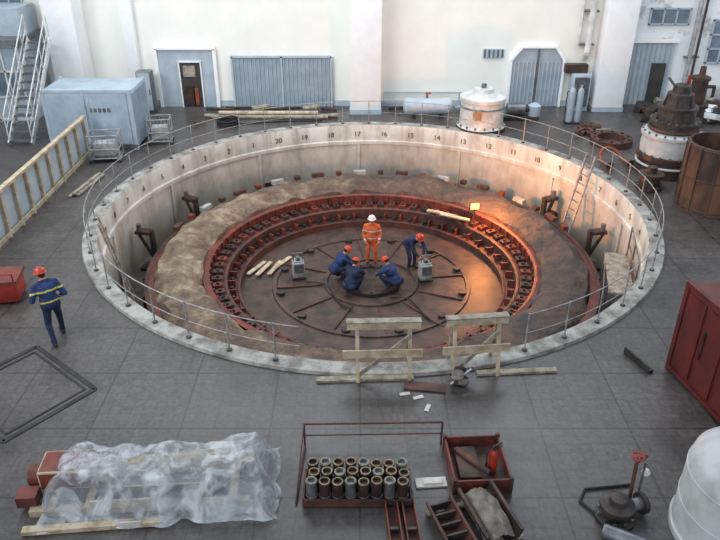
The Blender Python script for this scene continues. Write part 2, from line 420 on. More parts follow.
def wire_cage(x,y,w,d,h):
    b = B('wire_cage_trolley'); b.at(x,y,0,8)
    for sx in (-1,1):
        for sy in (-1,1):
            b.rod((sx*w/2,sy*d/2,0.08),(sx*w/2,sy*d/2,h),0.025,'rail'); b.ball((sx*w/2,sy*d/2,0.06),0.06,'black',scale=(0.6,1,1))
    for z in (0.15,h*0.5,h):
        for sy in (-1,1): b.rod((-w/2,sy*d/2,z),(w/2,sy*d/2,z),0.018,'rail')
        for sx in (-1,1): b.rod((sx*w/2,-d/2,z),(sx*w/2,d/2,z),0.018,'rail')
    n=6
    for k in range(1,n):
        for sy in (-1,1): b.rod((-w/2+w*k/n,sy*d/2,0.15),(-w/2+w*k/n,sy*d/2,h),0.009,'rail',seg=6)
    b.box((0,0,0.17),(w,d,0.03),'steel'); b.box((0,0,0.42),(w*0.7,d*0.7,0.46),'greypaint',bevel=0.03)
    b.done()
wire_cage(-8.75,23.25,1.0,0.7,0.95)
wire_cage(-7.3,25.0,0.8,0.6,0.95)

b = B('timber_fence')
xs=-9.5
y=15.6
while y < 23.7:
    b.box((xs,y,0.68),(0.1,0.1,1.36),'wood')
    b.beam((xs,y,0.8),(xs-0.5,y,0.02),0.05,0.05,'wood')
    y += 0.8
b.beam((xs,15.5,1.36),(xs,23.8,1.36),0.14,0.08,'wood'); b.beam((xs+0.05,15.5,0.14),(xs+0.05,23.8,0.14),0.04,0.12,'wood')
b.box((xs-0.06,19.65,0.72),(0.02,8.2,1.1),'bluegrey')
b.done()
b = B('timber_stack')
for k in range(3): b.beam((-8.85+0.1*k,19.9+0.05*k,0.05+0.05*(k%2)),(-8.6+0.1*k,21.7,0.05+0.05*(k%2)),0.09,0.05,'woodgrey')
b.done()

# ------------------------------------------------------------------ turbine pit
b = B('turbine_pit')
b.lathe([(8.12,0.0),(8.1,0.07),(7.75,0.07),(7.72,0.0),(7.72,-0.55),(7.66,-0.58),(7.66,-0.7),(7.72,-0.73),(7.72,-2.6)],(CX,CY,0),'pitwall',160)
b.lathe([(8.14,0.004),(8.12,0.075),(7.74,0.075)],(CX,CY,0),'coping',160)
b.lathe([(7.74,-2.6),(4.0,-2.62)],(CX,CY,0),'greyfloor',96)
for k in range(12):
    a=k*30+3
    b.M = Matrix.Translation(pol(7.69,a,-1.4)) @ Matrix.Rotation(math.radians(a),4,'Z')
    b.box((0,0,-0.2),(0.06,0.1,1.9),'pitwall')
    if k%3==1: b.box((-0.02,-0.3,-0.6),(0.05,0.3,0.2),'rustdark')
b.M = Matrix.Identity(4)
pit = b.done()
for k in range(26):
    a = -8 + k*7.8
    cu = bpy.data.curves.new('pit_number','FONT'); cu.body = str((k+3)%20+1); cu.size=0.27; cu.align_x='CENTER'; cu.align_y='CENTER'; cu.extrude=0.003
    cu.materials.append(M['ink']); ob = bpy.data.objects.new('pit_number_%d'%(k+1), cu); scene.collection.objects.link(ob)
    rad = Vector((math.cos(math.radians(a)), math.sin(math.radians(a)),0)); z=-rad; yv=Vector((0,0,1)); x=yv.cross(z)
    mw = Matrix((x,yv,z)).transposed().to_4x4(); mw.translation = pol(7.70,a,-0.3)
    ob.parent = pit; ob.matrix_parent_inverse = Matrix.Translation(-pit.location)
    ob.matrix_basis = mw

b = B('stator_frame_ring')
def wob(r,z,a,j):
    if 1 <= j <= 6:
        p = Vector((math.cos(a)*5, math.sin(a)*5, r*1.4))
        nz = noise.noise(p)+0.6*noise.noise(p*2.3)+0.25*noise.noise(p*5)
        return r+0.12*noise.noise(Vector((math.cos(a)*8,math.sin(a)*8,j))), z+0.2*nz
    return r,z
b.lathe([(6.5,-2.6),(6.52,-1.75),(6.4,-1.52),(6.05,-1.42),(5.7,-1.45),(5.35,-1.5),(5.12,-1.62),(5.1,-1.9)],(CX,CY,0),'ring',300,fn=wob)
b.lathe([(6.5,-1.9),(6.72,-1.9),(6.72,-1.76),(6.5,-1.76)],(CX,CY,0),'redsteel',120)
b.lathe([(6.72,-2.5),(6.78,-2.5),(6.78,-1.74),(6.66,-1.74)],(CX,CY,0),'reddark',120)
for k in range(40):
    a=k*9; p=pol(6.7,a,-2.2); b.M = Matrix.Translation(p) @ Matrix.Rotation(math.radians(a),4,'Z')
    b.box((0.06,0,0),(0.2,0.06,0.8),'redsteel')
for k in range(22):
    a=14+k*7.2; p=pol(6.5,a,-1.45); b.M = Matrix.Translation(p) @ Matrix.Rotation(math.radians(a),4,'Z')
    b.box((0,0,0.03),(0.18,0.2+0.25*(k%2),0.14),('redsteel','reddark','rustdark','greypaint')[k%4])
b.M = Matrix.Identity(4)
b.done()

b = B('turbine_head_cover')
C0=(CX,CY,0)
b.lathe([(5.12,-1.7),(5.0,-1.68),(4.92,-1.72),(4.92,-2.05),(4.55,-2.05)],C0,'redsteel',120)
b.lathe([(4.55,-2.05),(4.5,-2.02),(4.42,-2.05),(4.42,-2.4),(4.15,-2.4),(4.12,-2.36),(4.05,-2.36),(4.05,-2.58)],C0,'reddark',120)
b.lathe([(4.06,-2.58),(3.1,-2.57),(3.08,-2.52),(2.96,-2.52),(2.94,-2.57),(1.5,-2.56),(1.48,-2.5),(1.38,-2.5),(1.36,-2.56),(0.0,-2.56)],C0,'deck',96)
for k in range(72):
    a=k*5; b.M = Matrix.Translation(pol(4.72,a,-2.0)) @ Matrix.Rotation(math.radians(a),4,'Z')
    b.box((0,0,0),(0.3,0.22,0.16),('reddark','rustdark','reddark','redsteel')[k%4])
    b.box((0.18,0.2,0.12),(0.08,0.07,0.34),'redsteel')
    b.rod((-0.02,0,0.05),(-0.02,0,0.14),0.045,'darksteel',seg=8)
for k in range(48):
    a=k*7.5; b.M = Matrix.Translation(pol(4.3,a,-2.3)) @ Matrix.Rotation(math.radians(a),4,'Z')
    b.box((0,0,0),(0.22,0.05,0.24),'redsteel'); b.rod((-0.0,0.22,-0.1),(0,0.22,0.02),0.06,'darksteel',seg=8)
for k in range(12):
    a=k*30+8; b.M = Matrix.Translation(pol(2.25,a,-2.54)) @ Matrix.Rotation(math.radians(a),4,'Z')
    b.box((0,0,0),(1.4,0.05,0.04),'reddark'); b.rod((0.6,0.35,-0.02),(0.6,0.35,0.08),0.13,'darksteel',seg=12)
b.M = Matrix.Identity(4)
b.lathe([(0.95,-2.55),(0.95,-2.44),(0.8,-2.44),(0.78,-2.5),(0,-2.5)],C0,'darksteel',40)
for k in range(16):
    b.rod(pol(0.87,k*22.5,-2.45),pol(0.87,k*22.5,-2.39),0.04,'reddark',seg=6)
b.done()

def bracket(a):
    b = B('steel_support_bracket'); b.M = Matrix.Translation(pol(7.2,a,-2.6)) @ Matrix.Rotation(math.radians(a),4,'Z')
    b.box((0,0,0.04),(0.6,0.5,0.08),'darksteel'); b.box((-0.15,0,0.7),(0.12,0.16,1.3),'darksteel')
    b.box((0.1,0,1.3),(0.5,0.3,0.1),'rustdark'); b.beam((-0.15,0,0.3),(0.3,0,1.25),0.08,0.08,'darksteel')
    b.rod((0.25,0,1.3),(0.25,0,1.55),0.08,'steel'); b.done()
for a in (150,172,30,8): bracket(a)
def ladder(a):
    b = B('access_ladder'); b.M = Matrix.Translation(pol(7.2,a,-2.6)) @ Matrix.Rotation(math.radians(a),4,'Z')
    for s_ in (-0.22,0.22): b.beam((-0.3,s_,0),(0.42,s_,3.3),0.05,0.07,'woodgrey' if a>100 else 'rail')
    for k in range(10):
        t=(k+0.7)/11; b.rod((-0.3+0.72*t,-0.22,3.3*t),(-0.3+0.72*t,0.22,3.3*t),0.018,'steel')
    b.done()
ladder(20); ladder(198)
b = B('scaffold_platform')
b.M = Matrix.Translation(pol(7.2,-14,-2.6)) @ Matrix.Rotation(math.radians(-14),4,'Z')
for x in (-0.3,0.3):
    for y in (-1.1,0,1.1): b.rod((x,y,0),(x,y,2.3 if x>0 else 1.4),0.025,'steel')
b.box((0,0,1.35),(0.65,2.4,0.05),'woodgrey')
for z in (1.8,2.3): b.rod((0.3,-1.1,z),(0.3,1.1,z),0.02,'steel')
b.rod((-0.3,-1.1,0.1),(-0.3,1.1,1.3),0.02,'steel'); b.done()
b = B('cable_bundle')
for s_ in range(4):
    pts=[]
    for k in range(26):
        a=35+k*3.6; r=7.15+0.2*math.sin(k*0.5+s_*1.7)+0.06*s_
        pts.append(pol(r,a,-2.52+0.03*s_))
    b.path(pts,0.035,'black' if s_%2 else 'rustdark',seg=6)
b.done()
b = B('welding_hose')
pts=[(0.9+0.25*k+0.1*math.sin(k),18.2-0.22*k+0.3*math.sin(k*0.8),-2.5) for k in range(7)]
b.path(pts,0.025,'black',seg=6)
b.path([(x-2.6,y+0.9,z) for x,y,z in pts],0.025,'black',seg=6); b.done()

b = B('plank_pile')
for k,(x,y,r) in enumerate([(-3.35,20.0,62),(-3.1,19.95,68),(-2.75,20.0,72),(-2.55,20.3,60)]):
    b.at(x,y,-2.5+0.01*k,r); b.box((0,0,0),(0.95,0.14,0.04),'wood')
b.done()
b = B('plank_pile')
for k,(x,y,r) in enumerate([(2.9,22.85,-28),(3.1,22.65,-34),(3.3,22.4,-30)]):
    b.at(x,y,-1.86+0.03*k,r); b.box((0,0,0),(1.1,0.16,0.05),'wood')
b.done()
def tool_chest(x,y):
    b = B('welding_power_unit'); b.at(x,y,-2.56,12)
    b.box((0,0,0.32),(0.38,0.34,0.52),'greypaint',bevel=0.03); b.box((0,-0.18,0.4),(0.3,0.03,0.3),'steel')
    b.box((0,0,0.6),(0.3,0.26,0.06),'greypaint'); b.box((0,0,0.68),(0.12,0.18,0.1),'steel')
    b.box((0,0,0.03),(0.44,0.38,0.06),'darksteel'); b.rod((-0.14,0,0.6),(-0.14,0,0.86),0.018,'steel'); b.rod((0.14,0,0.6),(0.14,0,0.86),0.018,'steel'); b.rod((-0.14,0,0.86),(0.14,0,0.86),0.018,'steel'); b.done()
tool_chest(-1.95,19.5); tool_chest(2.05,19.35)

b = B('halogen_work_lamp')
b.at(3.95,22.3,-1.95,0)
for a in (0,120,240):
    b.rod((0,0,0.3),(0.25*math.cos(math.radians(a)),0.25*math.sin(math.radians(a)),0),0.015,'darksteel')
b.rod((0,0,0.25),(0,0,0.5),0.02,'darksteel'); b.box((0,0,0.62),(0.34,0.1,0.26),'rustdark',bevel=0.02); b.box((-0.0,-0.06,0.62),(0.28,0.02,0.2),'lampglow')
b.done()
ld = bpy.data.lights.new('halogen_light','POINT'); ld.energy=420; ld.color=(1,0.34,0.07); ld.shadow_soft_size=0.12
lo = bpy.data.objects.new('halogen_light',ld); lo.location=(4.3,21.9,-0.75); scene.collection.objects.link(lo)

b = B('safety_railing')
RR=7.93
def gap(a): return 260 < a%360 < 292
for k in range(48):
    a=k*7.5
    if gap(a): continue
    p=pol(RR,a,0.072)
    b.rod(p, p+Vector((0,0,0.9)),0.017,'rail',seg=8); b.rod(p,p+Vector((0,0,0.03)),0.06,'darksteel',seg=8)
for z,r in ((0.95,0.013),(0.5,0.009)):
    for k in range(96):
        a=k*3.75
        if gap(a) or gap(a+3.75): continue
        b.rod(pol(RR,a,z),pol(RR,a+3.75,z),r,'rail',seg=6)
b.done()

def trestle(x,y,w,rz):
    b = B('timber_barrier'); b.at(x,y,0.0,rz)
    for sx in (-w*0.36,w*0.36):
        b.beam((sx,-0.28,0.0),(sx,0.02,1.2),0.07,0.05,'wood'); b.beam((sx,0.32,0.07),(sx,0.02,1.2),0.07,0.05,'woodgrey')
        b.beam((sx,-0.2,0.35),(sx,0.22,0.35),0.05,0.04,'wood')
    b.box((0,-0.06,1.16),(w,0.04,0.13),'wood'); b.box((0.03,0.07,1.06),(w*0.9,0.04,0.12),'woodgrey')
    b.box((-0.02,-0.2,0.62),(w*1.1,0.04,0.17),'wood'); b.box((0.0,0.0,1.24),(w*1.02,0.16,0.03),'woodgrey')
    b.beam((-w*0.36,-0.2,0.1),(w*0.36,-0.1,0.95),0.04,0.08,'woodgrey')
    b.done()
trestle(0.45,11.2,1.4,2); trestle(2.25,11.35,1.2,6)
b = B('loose_floor_plank'); b.at(0.1,11.0,0,3); b.box((0,0,0.03),(1.9,0.15,0.05),'woodgrey'); b.done()
b = B('loose_floor_plank'); b.at(3.1,11.22,0,4); b.box((0,0,0.03),(1.6,0.13,0.05),'woodgrey'); b.done()
b = B('rag_heap')
for k in range(8):
    b.ball((1.95+0.1*random.uniform(-1,1),10.9+0.12*random.uniform(-1,1),0.07+0.03*k),0.1,'beige' if k%2 else 'black',scale=(1.3,0.9,0.7),u=8,v=6)
b.rod((1.75,10.8,0.05),(2.15,10.95,0.3),0.018,'whitemetal'); b.done()
b = B('scrap_paper')
for x,y,r in ((1.1,10.45,20),(1.25,10.15,70),(0.85,10.55,10),(1.45,10.7,-20)):
    b.at(x,y,0.012,r); b.box((0,0,0),(0.2,0.08,0.012),'paper')
b.done()
b = B('plywood_sheet'); b.at(1.25,10.75,0.02,-8); b.box((0,0,0),(0.8,0.26,0.03),'reddark'); b.done()

# ------------------------------------------------------------------ hall equipment beyond the pit
b = B('white_drum_housing')
DX,DY=4.7,26.75
b.lathe([(0.94,0),(0.94,0.16),(0.84,0.2),(0.82,1.12),(0.88,1.14),(0.88,1.26),(0.82,1.3),(0.4,1.42),(0.36,1.56),(0.0,1.58)],(DX,DY,0),'whitemetal',40)
for k in range(16): b.rod((DX+0.89*math.cos(k*math.pi/8),DY+0.89*math.sin(k*math.pi/8),0.16),(DX+0.89*math.cos(k*math.pi/8),DY+0.89*math.sin(k*math.pi/8),0.24),0.04,'steel',seg=6)
b.lathe([(0.95,0.0),(0.95,0.13),(0.88,0.17)],(DX,DY,0),'darksteel',40)
b.box((DX-0.3,DY-0.86,0.75),(0.3,0.1,0.35),'steel'); b.rod((DX,DY,1.5),(DX,DY,1.72),0.1,'steel'); b.torus((DX,DY,0.9),0.84,0.03,'steel')
b.done()
b = B('horizontal_air_receiver')
b.rod((1.9,28.2,0.45),(3.6,28.2,0.45),0.33,'bluegrey',seg=24); b.ball((1.9,28.2,0.45),0.33,'bluegrey',scale=(0.5,1,1)); b.ball((3.6,28.2,0.45),0.33,'bluegrey',scale=(0.5,1,1))
for x in (2.2,3.3): b.box((x,28.2,0.1),(0.12,0.5,0.2),'darksteel')
b.rod((2.7,28.2,0.7),(2.7,28.2,0.95),0.05,'steel'); b.torus((2.75,28.2,0.97),0.1,0.02,'redbright',20); b.done()
b = B('steel_pipe_stack')
for k,(y,z) in enumerate([(28.1,0.08),(27.92,0.08),(28.0,0.23)]): b.rod((-6.3+0.3*k,y,z),(-0.9-0.4*k,y,z),0.08,'woodgrey' if k!=2 else 'wood',seg=12)
b.done()
b = B('scrap_beam_pile')
for k in range(7):
    b.beam((-6.4+0.8*k,29.0+0.1*(k%2),0.1),(-5.2+0.7*k,28.7,0.12+0.1*(k%3)),0.12,0.1,('rustdark','darksteel','wood')[k%3])
b.done()
b = B('scrap_beam_pile')
for k in range(5):
    b.beam((1.2+1.4*k,29.0+0.1*(k%2),0.1),(2.4+1.2*k,29.2,0.12+0.12*(k%3)),0.12,0.12,('rustdark','darksteel','bluegrey')[k%3])
b.done()
b = B('pump_unit')
b.box((6.4,27.9,0.08),(1.5,0.6,0.16),'darksteel'); b.rod((5.9,27.9,0.42),(6.6,27.9,0.42),0.24,'steel',seg=20); b.rod((6.6,27.9,0.42),(6.9,27.9,0.42),0.14,'darksteel'); b.lathe([(0.24,0),(0.26,0.4),(0.1,0.5),(0,0.5)],(7.0,27.9,0.16),'bluegrey',20); b.done()
b = B('debris_pile')
for k in range(40):
    b.at(11.6+random.uniform(0,4.2),28.3+random.uniform(-1.1,0.9),0.12,random.uniform(0,180))
    b.box((0,0,random.uniform(0,0.25)),(random.uniform(0.3,1.2),random.uniform(0.15,0.5),random.uniform(0.1,0.7)),random.choice(['damaged','rustdark','darksteel','woodgrey','reddark']),rot=(random.uniform(-15,15),random.uniform(-15,15),0),bevel=0.02)
b.done()
b = B('rusty_vertical_pump')
b.lathe([(0.5,0),(0.5,0.15),(0.4,0.18),(0.38,1.0),(0.46,1.02),(0.46,1.12),(0.3,1.16),(0.28,2.0),(0.34,2.02),(0.34,2.12),(0.12,2.2),(0.1,2.5),(0,2.5)],(12.6,26.2,0),'rustdark',32)
b.rod((12.6,26.2,0.6),(12.0,25.8,0.6),0.16,'rust',seg=16); b.rod((12.02,25.82,0.6),(11.95,25.77,0.6),0.25,'rustdark',seg=18)
for k in range(10): a=k*0.628; b.rod((12.6+0.45*math.cos(a),26.2+0.45*math.sin(a),0.15),(12.6+0.45*math.cos(a),26.2+0.45*math.sin(a),0.22),0.03,'steel',seg=6)
b.done()
b = B('coiled_cable')
for q in range(5): b.torus((-5.2,27.1,0.04+0.05*q),0.42-0.03*(q%2),0.03,'black',28,6)
b.path([(-4.8,27.1,0.04),(-4.0,27.3,0.04),(-3.0,27.5,0.04),(-1.5,27.6,0.04)],0.03,'black',seg=6); b.done()
b = B('gas_bottle_trolley')
for x in (8.3,8.62):
    b.lathe([(0,0),(0.12,0),(0.13,0.05),(0.13,1.15),(0.08,1.3),(0.04,1.34),(0.04,1.44),(0,1.44)],(x,27.4,0.06),'bluedoor',18)
b.box((8.46,27.4,0.04),(0.7,0.35,0.04),'darksteel'); b.path([(8.15,27.58,0.05),(8.15,27.58,1.2),(8.77,27.58,1.2),(8.77,27.58,0.05)],0.02,'darksteel'); b.done()
b = B('orange_pipe_spool')
b.at(8.6,22.9,0,15)
arc=[(0.4*math.cos(math.radians(t)),0.4*math.sin(math.radians(t)),0.1+0.3*math.sin(math.radians(t))) for t in range(0,181,15)]
b.path(arc,0.06,'orangepipe',seg=10); b.rod((0.4,-0.5,0.1),(0.4,0,0.1),0.06,'orangepipe'); b.rod((-0.4,-0.5,0.1),(-0.4,0,0.1),0.06,'orangepipe')
for x in (-0.4,0.4): b.rod((x,-0.55,0.13),(x,-0.5,0.13),0.13,'reddark',seg=16)
b.done()
b = B('dismantled_pump_casing')
b.at(9.1,20.7,0,0)
b.lathe([(0.42,0),(0.42,0.1),(0.32,0.12),(0.3,0.4),(0.38,0.42),(0.38,0.5),(0.15,0.52),(0.15,0.7),(0,0.7)],(0,0,0),'rustdark',28)
b.rod((0,0,0.28),(-0.3,-0.5,0.28),0.12,'darksteel',seg=16); b.rod((-0.28,-0.46,0.28),(-0.33,-0.54,0.28),0.2,'rustdark',seg=18)
for k in range(10): a=k*0.628; b.rod((0.37*math.cos(a),0.37*math.sin(a),0.1),(0.37*math.cos(a),0.37*math.sin(a),0.16),0.03,'steel',seg=6)
b.done()
b = B('steel_offcut_pile')
for k in range(9):
    b.at(8.7+random.uniform(-0.4,0.5),26.3+random.uniform(-0.5,0.5),0,random.uniform(0,180)); b.box((0,0,0.06+0.04*(k%3)),(random.uniform(0.5,1.3),0.14,0.1),random.choice(['darksteel','rustdark','reddark','woodgrey']))
b.done()

b = B('turbine_bearing_assembly')
c=(10.15,22.2,0)
b.lathe([(1.0,0),(1.0,0.2),(0.92,0.22),(0.9,0.5),(0.98,0.52),(0.98,0.66),(0.9,0.68)],c,'rustdark',44)
b.lathe([(0.9,0.68),(0.92,0.95),(0.88,1.25),(0.96,1.27),(0.96,1.36),(0.74,1.42)],c,'tank',44)
b.lathe([(0.74,1.42),(0.7,1.62),(0.78,1.64),(0.78,1.74),(0.6,1.78),(0.56,2.1),(0.62,2.12),(0.62,2.2),(0.46,2.24),(0.4,2.6),(0.28,2.64),(0.26,2.85),(0.12,2.9),(0,2.9)],c,'darksteel',40)
b.torus((c[0],c[1],1.5),0.76,0.05,'reddark'); b.torus((c[0],c[1],0.35),0.95,0.04,'tank')
for k in range(20):
    a=k*18*math.pi/180
    for r,z,h in ((0.95,0.66,0.07),(0.91,1.36,0.07),(0.72,1.74,0.06)): b.rod((c[0]+r*math.cos(a),c[1]+r*math.sin(a),z),(c[0]+r*math.cos(a),c[1]+r*math.sin(a),z+h),0.035,'steel',seg=6)
for k in range(6):
    a=k*60*math.pi/180; b.beam((c[0]+0.62*math.cos(a),c[1]+0.62*math.sin(a),1.75),(c[0]+0.4*math.cos(a),c[1]+0.4*math.sin(a),2.55),0.05,0.05,'rustdark')
b.rod((c[0]-0.28,c[1],2.86),(c[0]-0.5,c[1],3.1),0.04,'steel'); b.rod((c[0]+0.15,c[1],2.86),(c[0]+0.15,c[1],3.15),0.05,'redbright')
b.done()
b = B('rusty_sleeve_cylinder')
c=(10.4,19.35,0)
b.lathe([(0.94,0),(0.94,1.95),(0.89,1.97),(0.87,1.95),(0.87,0.3),(0,0.3)],c,'rust',48)
for z in (0.1,1.0,1.9): b.torus((c[0],c[1],z),0.94,0.025,'rustdark')
for k in range(12):
    b.box((c[0]+0.96*math.cos(k*math.pi/6),c[1]+0.96*math.sin(k*math.pi/6),1.0),(0.04,0.05,1.9),'rust',rot=(0,0,k*30))
b.done()
b = B('red_flange_ring')
b.lathe([(0.75,0),(0.75,0.25),(0.5,0.25),(0.5,0.0)],(9.2,24.9,0),'reddark',36)
for k in range(10): a=k*36*math.pi/180; b.rod((9.2+0.62*math.cos(a),24.9+0.62*math.sin(a),0.25),(9.2+0.62*math.cos(a),24.9+0.62*math.sin(a),0.3),0.05,'darksteel',seg=6)
b.done()

# ------------------------------------------------------------------ right hand red cabinet
b = B('red_steel_container')
b.at(7.45,10.6,0,11)
b.box((0,0,1.02),(2.3,2.0,1.86),'redbox',bevel=0.03)
for sx in (-1.13,1.13):
    for sy in (-0.98,0.98): b.box((sx,sy,1.0),(0.1,0.1,2.0),'redbox')
for k in range(3): b.box((-1.165,-0.62+0.62*k,1.02),(0.03,0.5,1.65),'redbox')
for z in (0.1,1.97): b.box((-1.15,0,z),(0.08,2.0,0.08),'redbox'); b.box((0,-1.0,z),(2.3,0.08,0.08),'redbox')
b.box((0,0,0.05),(2.2,1.9,0.1),'darksteel'); b.rod((-1.2,0.2,0.8),(-1.2,0.2,1.4),0.02,'darksteel')
b.done()
b = B('steel_angle_offcut'); b.beam((5.5,11.9,0.04),(5.75,11.2,0.04),0.12,0.06,'darksteel'); b.beam((5.44,11.87,0.09),(5.69,11.17,0.09),0.02,0.14,'darksteel'); b.done()

b = B('red_tool_bin')
b.at(-8.3,14.05,0,10)
b.box((0,0,0.3),(0.9,0.7,0.5),'redbright',bevel=0.05); b.box((0,0,0.58),(0.98,0.78,0.07),'redsteel')
for x in (-0.35,0.35):
    for y in (-0.2,0.2): b.rod((x,y,0),(x,y,0.1),0.06,'black')
b.path([(-0.42,-0.36,0.6),(-0.42,-0.36,0.8),(0.42,-0.36,0.8),(0.42,-0.36,0.6)],0.02,'redbright'); b.done()

b = B('floor_hatch')
A=Vector((-6.76,12.1,0.008)); Bc=Vector((-5.07,10.7,0.008)); Cc=Vector((-6.2,9.25,0.008)); D=Vector((-7.9,10.65,0.008))
for p,q in ((A,Bc),(Bc,Cc),(Cc,D),(D,A)): b.beam(p,q,0.09,0.016,'groove')
ce=(A+Bc+Cc+D)/4
for p,q in ((A,Bc),(Bc,Cc),(Cc,D),(D,A)):
    p2=ce+(p-ce)*0.86; q2=ce+(q-ce)*0.86; b.beam(p2,q2,0.04,0.014,'groove')
b.done()

# ------------------------------------------------------------------ plastic covered bundle
b = B('machine_skid')
b.at(-3.35,8.2,0,4)
for y in (-0.42,0.42): b.beam((-1.75,y,0.06),(1.6,y,0.06),0.12,0.12,'wood')
for k in range(6): b.box((-1.4+0.55*k,0,0.15),(0.12,1.0,0.06),'wood')
b.box((-1.2,0.1,0.4),(0.9,0.5,0.36),'redsteel',bevel=0.03); b.rod((-1.85,0.1,0.32),(-0.7,0.1,0.32),0.17,'redsteel',seg=18)
b.rod((-0.7,0,0.42),(1.3,0.1,0.48),0.17,'woodgrey',seg=18); b.box((0.2,-0.1,0.3),(1.5,0.5,0.24),'steel',bevel=0.02)
b.box((1.15,0.15,0.42),(0.45,0.4,0.4),'whitemetal',bevel=0.03); b.box((-1.8,-0.25,0.2),(0.3,0.25,0.2),'redsteel'); b.box((-0.35,-0.5,0.24),(0.9,0.04,0.12),'wood')
b.beam((-1.75,-0.78,0.05),(0.3,-0.73,0.05),0.12,0.08,'wood'); b.box((-0.15,-0.8,0.1),(0.3,0.02,0.1),'paper')
b.done()
b = B('polythene_sheet')
b.at(-3.25,8.2,0,4)
def sm(t): t=max(0,min(1,t)); return t*t*(3-2*t)
def poly_fn(u,v):
    x=-1.7+3.65*u; y=-0.8+1.56*v
    eu=sm(min(u,1-u)/0.1); ev=sm(min(v,1-v)/0.3)
    ridge=0.54+0.18*u+0.04*math.sin(u*14)+0.04*math.sin(u*7+1)
    p=Vector((x*1.6,y*2.2,0.3))
    fold=abs(noise.noise(Vector((x*3+y*1.5,y*1.2,1))))
    w=0.07*noise.noise(p)+0.05*noise.noise(p*2.7)+0.12*fold+0.02*noise.noise(p*8)
    z=0.05+ridge*min(eu,ev)*0.95 + w*(0.3+0.7*min(eu,ev))
    z=max(z,0.02+0.03*abs(noise.noise(Vector((x*6,y*6,4)))))
    x+=0.14*noise.noise(Vector((u*5,v*5,7)))
    y+=0.14*noise.noise(Vector((u*9,v*3,11)))
    return (x,y,z)
b.sheet(poly_fn,130,60,'plastic'); b.done(angle=180)

# ------------------------------------------------------------------ jack cylinders in tray
b = B('hydraulic_jack_rack')
b.at(-0.02,8.1,0,0)
b.box((-0.02,0.02,0.03),(1.66,0.62,0.05),'reddark')
for y in (-0.3,0.34): b.box((-0.02,y,0.1),(1.7,0.03,0.14),'reddark')
for x in (-0.86,0.82): b.box((x,0.02,0.1),(0.03,0.66,0.14),'reddark')
for r in range(3):
    for k in range(8):
        x=-0.73+0.202*k+(0.03 if r%2 else 0); y=-0.18+0.2*r
        h=0.42+0.05*random.random()
        b.lathe([(0,0.05),(0.085,0.05),(0.085,h*0.9),(0.092,h*0.91),(0.092,h),(0.06,h+0.005),(0.055,h-0.04),(0,h-0.04)],(x,y,0),'rustdark' if (k+r)%3 else 'steel',16)
        b.torus((x,y,h),0.077,0.012,'brass',16,6)
        b.torus((x,y,0.16),0.087,0.01,'steel',16,6)
b.done()
b = B('tubular_frame')
b.path([(-0.95,9.15,0.0),(-0.95,9.15,0.5),(1.4,9.2,0.5),(1.4,9.2,0.0)],0.018,'reddark')
b.path([(-0.95,9.15,0.25),(1.4,9.2,0.25)],0.012,'reddark'); b.path([(-0.95,9.15,0.03),(-1.0,7.85,0.03)],0.018,'reddark'); b.path([(-0.95,9.15,0.5),(-1.0,7.85,0.03)],0.012,'reddark'); b.done()
b = B('fallen_cardboard'); b.at(1.15,8.3,0.02,4); b.box((0,0,0.0),(0.5,0.2,0.03),'paper'); b.box((0.02,0.0,0.03),(0.3,0.12,0.03),'paper'); b.done()
b = B('red_parts_tray')
b.at(1.92,8.6,0,3)
b.box((0,0,0.04),(0.88,1.0,0.04),'reddark')
for y in (-0.5,0.5): b.box((0,y,0.15),(0.92,0.03,0.26),'redsteel')
for x in (-0.45,0.45): b.box((x,0,0.15),(0.03,1.0,0.26),'redsteel')
for x in (-0.45,0.45):
    for y in (-0.5,0.5): b.box((x,y,0.16),(0.06,0.06,0.32),'reddark')
b.box((-0.15,0.0,0.13),(0.36,0.7,0.14),'rustdark',bevel=0.02); b.rod((-0.3,0.25,0.24),(0.15,-0.3,0.22),0.05,'rust'); b.done()
b = B('fire_extinguisher')
b.lathe([(0,0),(0.07,0),(0.073,0.03),(0.073,0.38),(0.055,0.44),(0.03,0.47),(0.025,0.5),(0,0.5)],(2.16,8.5,0.06),'redbright',20)
b.rod((2.16,8.5,0.54),(2.16,8.5,0.6),0.03,'darksteel'); b.box((2.21,8.5,0.61),(0.16,0.03,0.02),'darksteel',rot=(0,-15,0)); b.box((2.21,8.5,0.65),(0.16,0.03,0.02),'darksteel',rot=(0,-35,0))
b.path([(2.13,8.5,0.58),(2.04,8.48,0.5),(2.05,8.46,0.3)],0.012,'black'); b.rod((2.05,8.46,0.32),(2.05,8.46,0.2),0.014,'black',r1=0.028); b.done()

b = B('red_channel_section')
for x in (0.5,0.76):
    b.at(x,7.5,0,4); b.box((0,0,0.02),(0.18,1.0,0.03),'reddark')
    for s_ in (-0.09,0.09): b.box((s_,0,0.09),(0.02,1.0,0.16),'redsteel')
    b.box((0,0.3,0.07),(0.14,0.05,0.1),'darksteel'); b.box((0,-0.2,0.07),(0.14,0.05,0.1),'darksteel')
b.done()
b = B('bearing_half_shell')
b.at(1.72,7.45,0.0,18)
def shell(cx,R,t,L,m):
    n=18; vin=[]; vo=[]
    for k in range(n+1):
        a=math.pi+math.pi*k/n
        vin.append((cx+(R-t)*math.cos(a), R+(R-t)*math.sin(a))); vo.append((cx+R*math.cos(a), R+R*math.sin(a)))
    b.prism(vo+list(reversed(vin)),-L/2,L/2,m)
shell(-0.38,0.22,0.04,0.95,'reddark'); shell(0.24,0.3,0.05,1.0,'rustdark')
for y in (-0.4,0.4): b.box((0,y,0.03),(1.2,0.08,0.05),'woodgrey')
for k in range(5):
    b.box((-0.38,-0.4+0.2*k,0.13),(0.32,0.03,0.14),'darksteel')
b.done()
b = B('canvas_cover')
b.at(1.95,7.52,0,18)
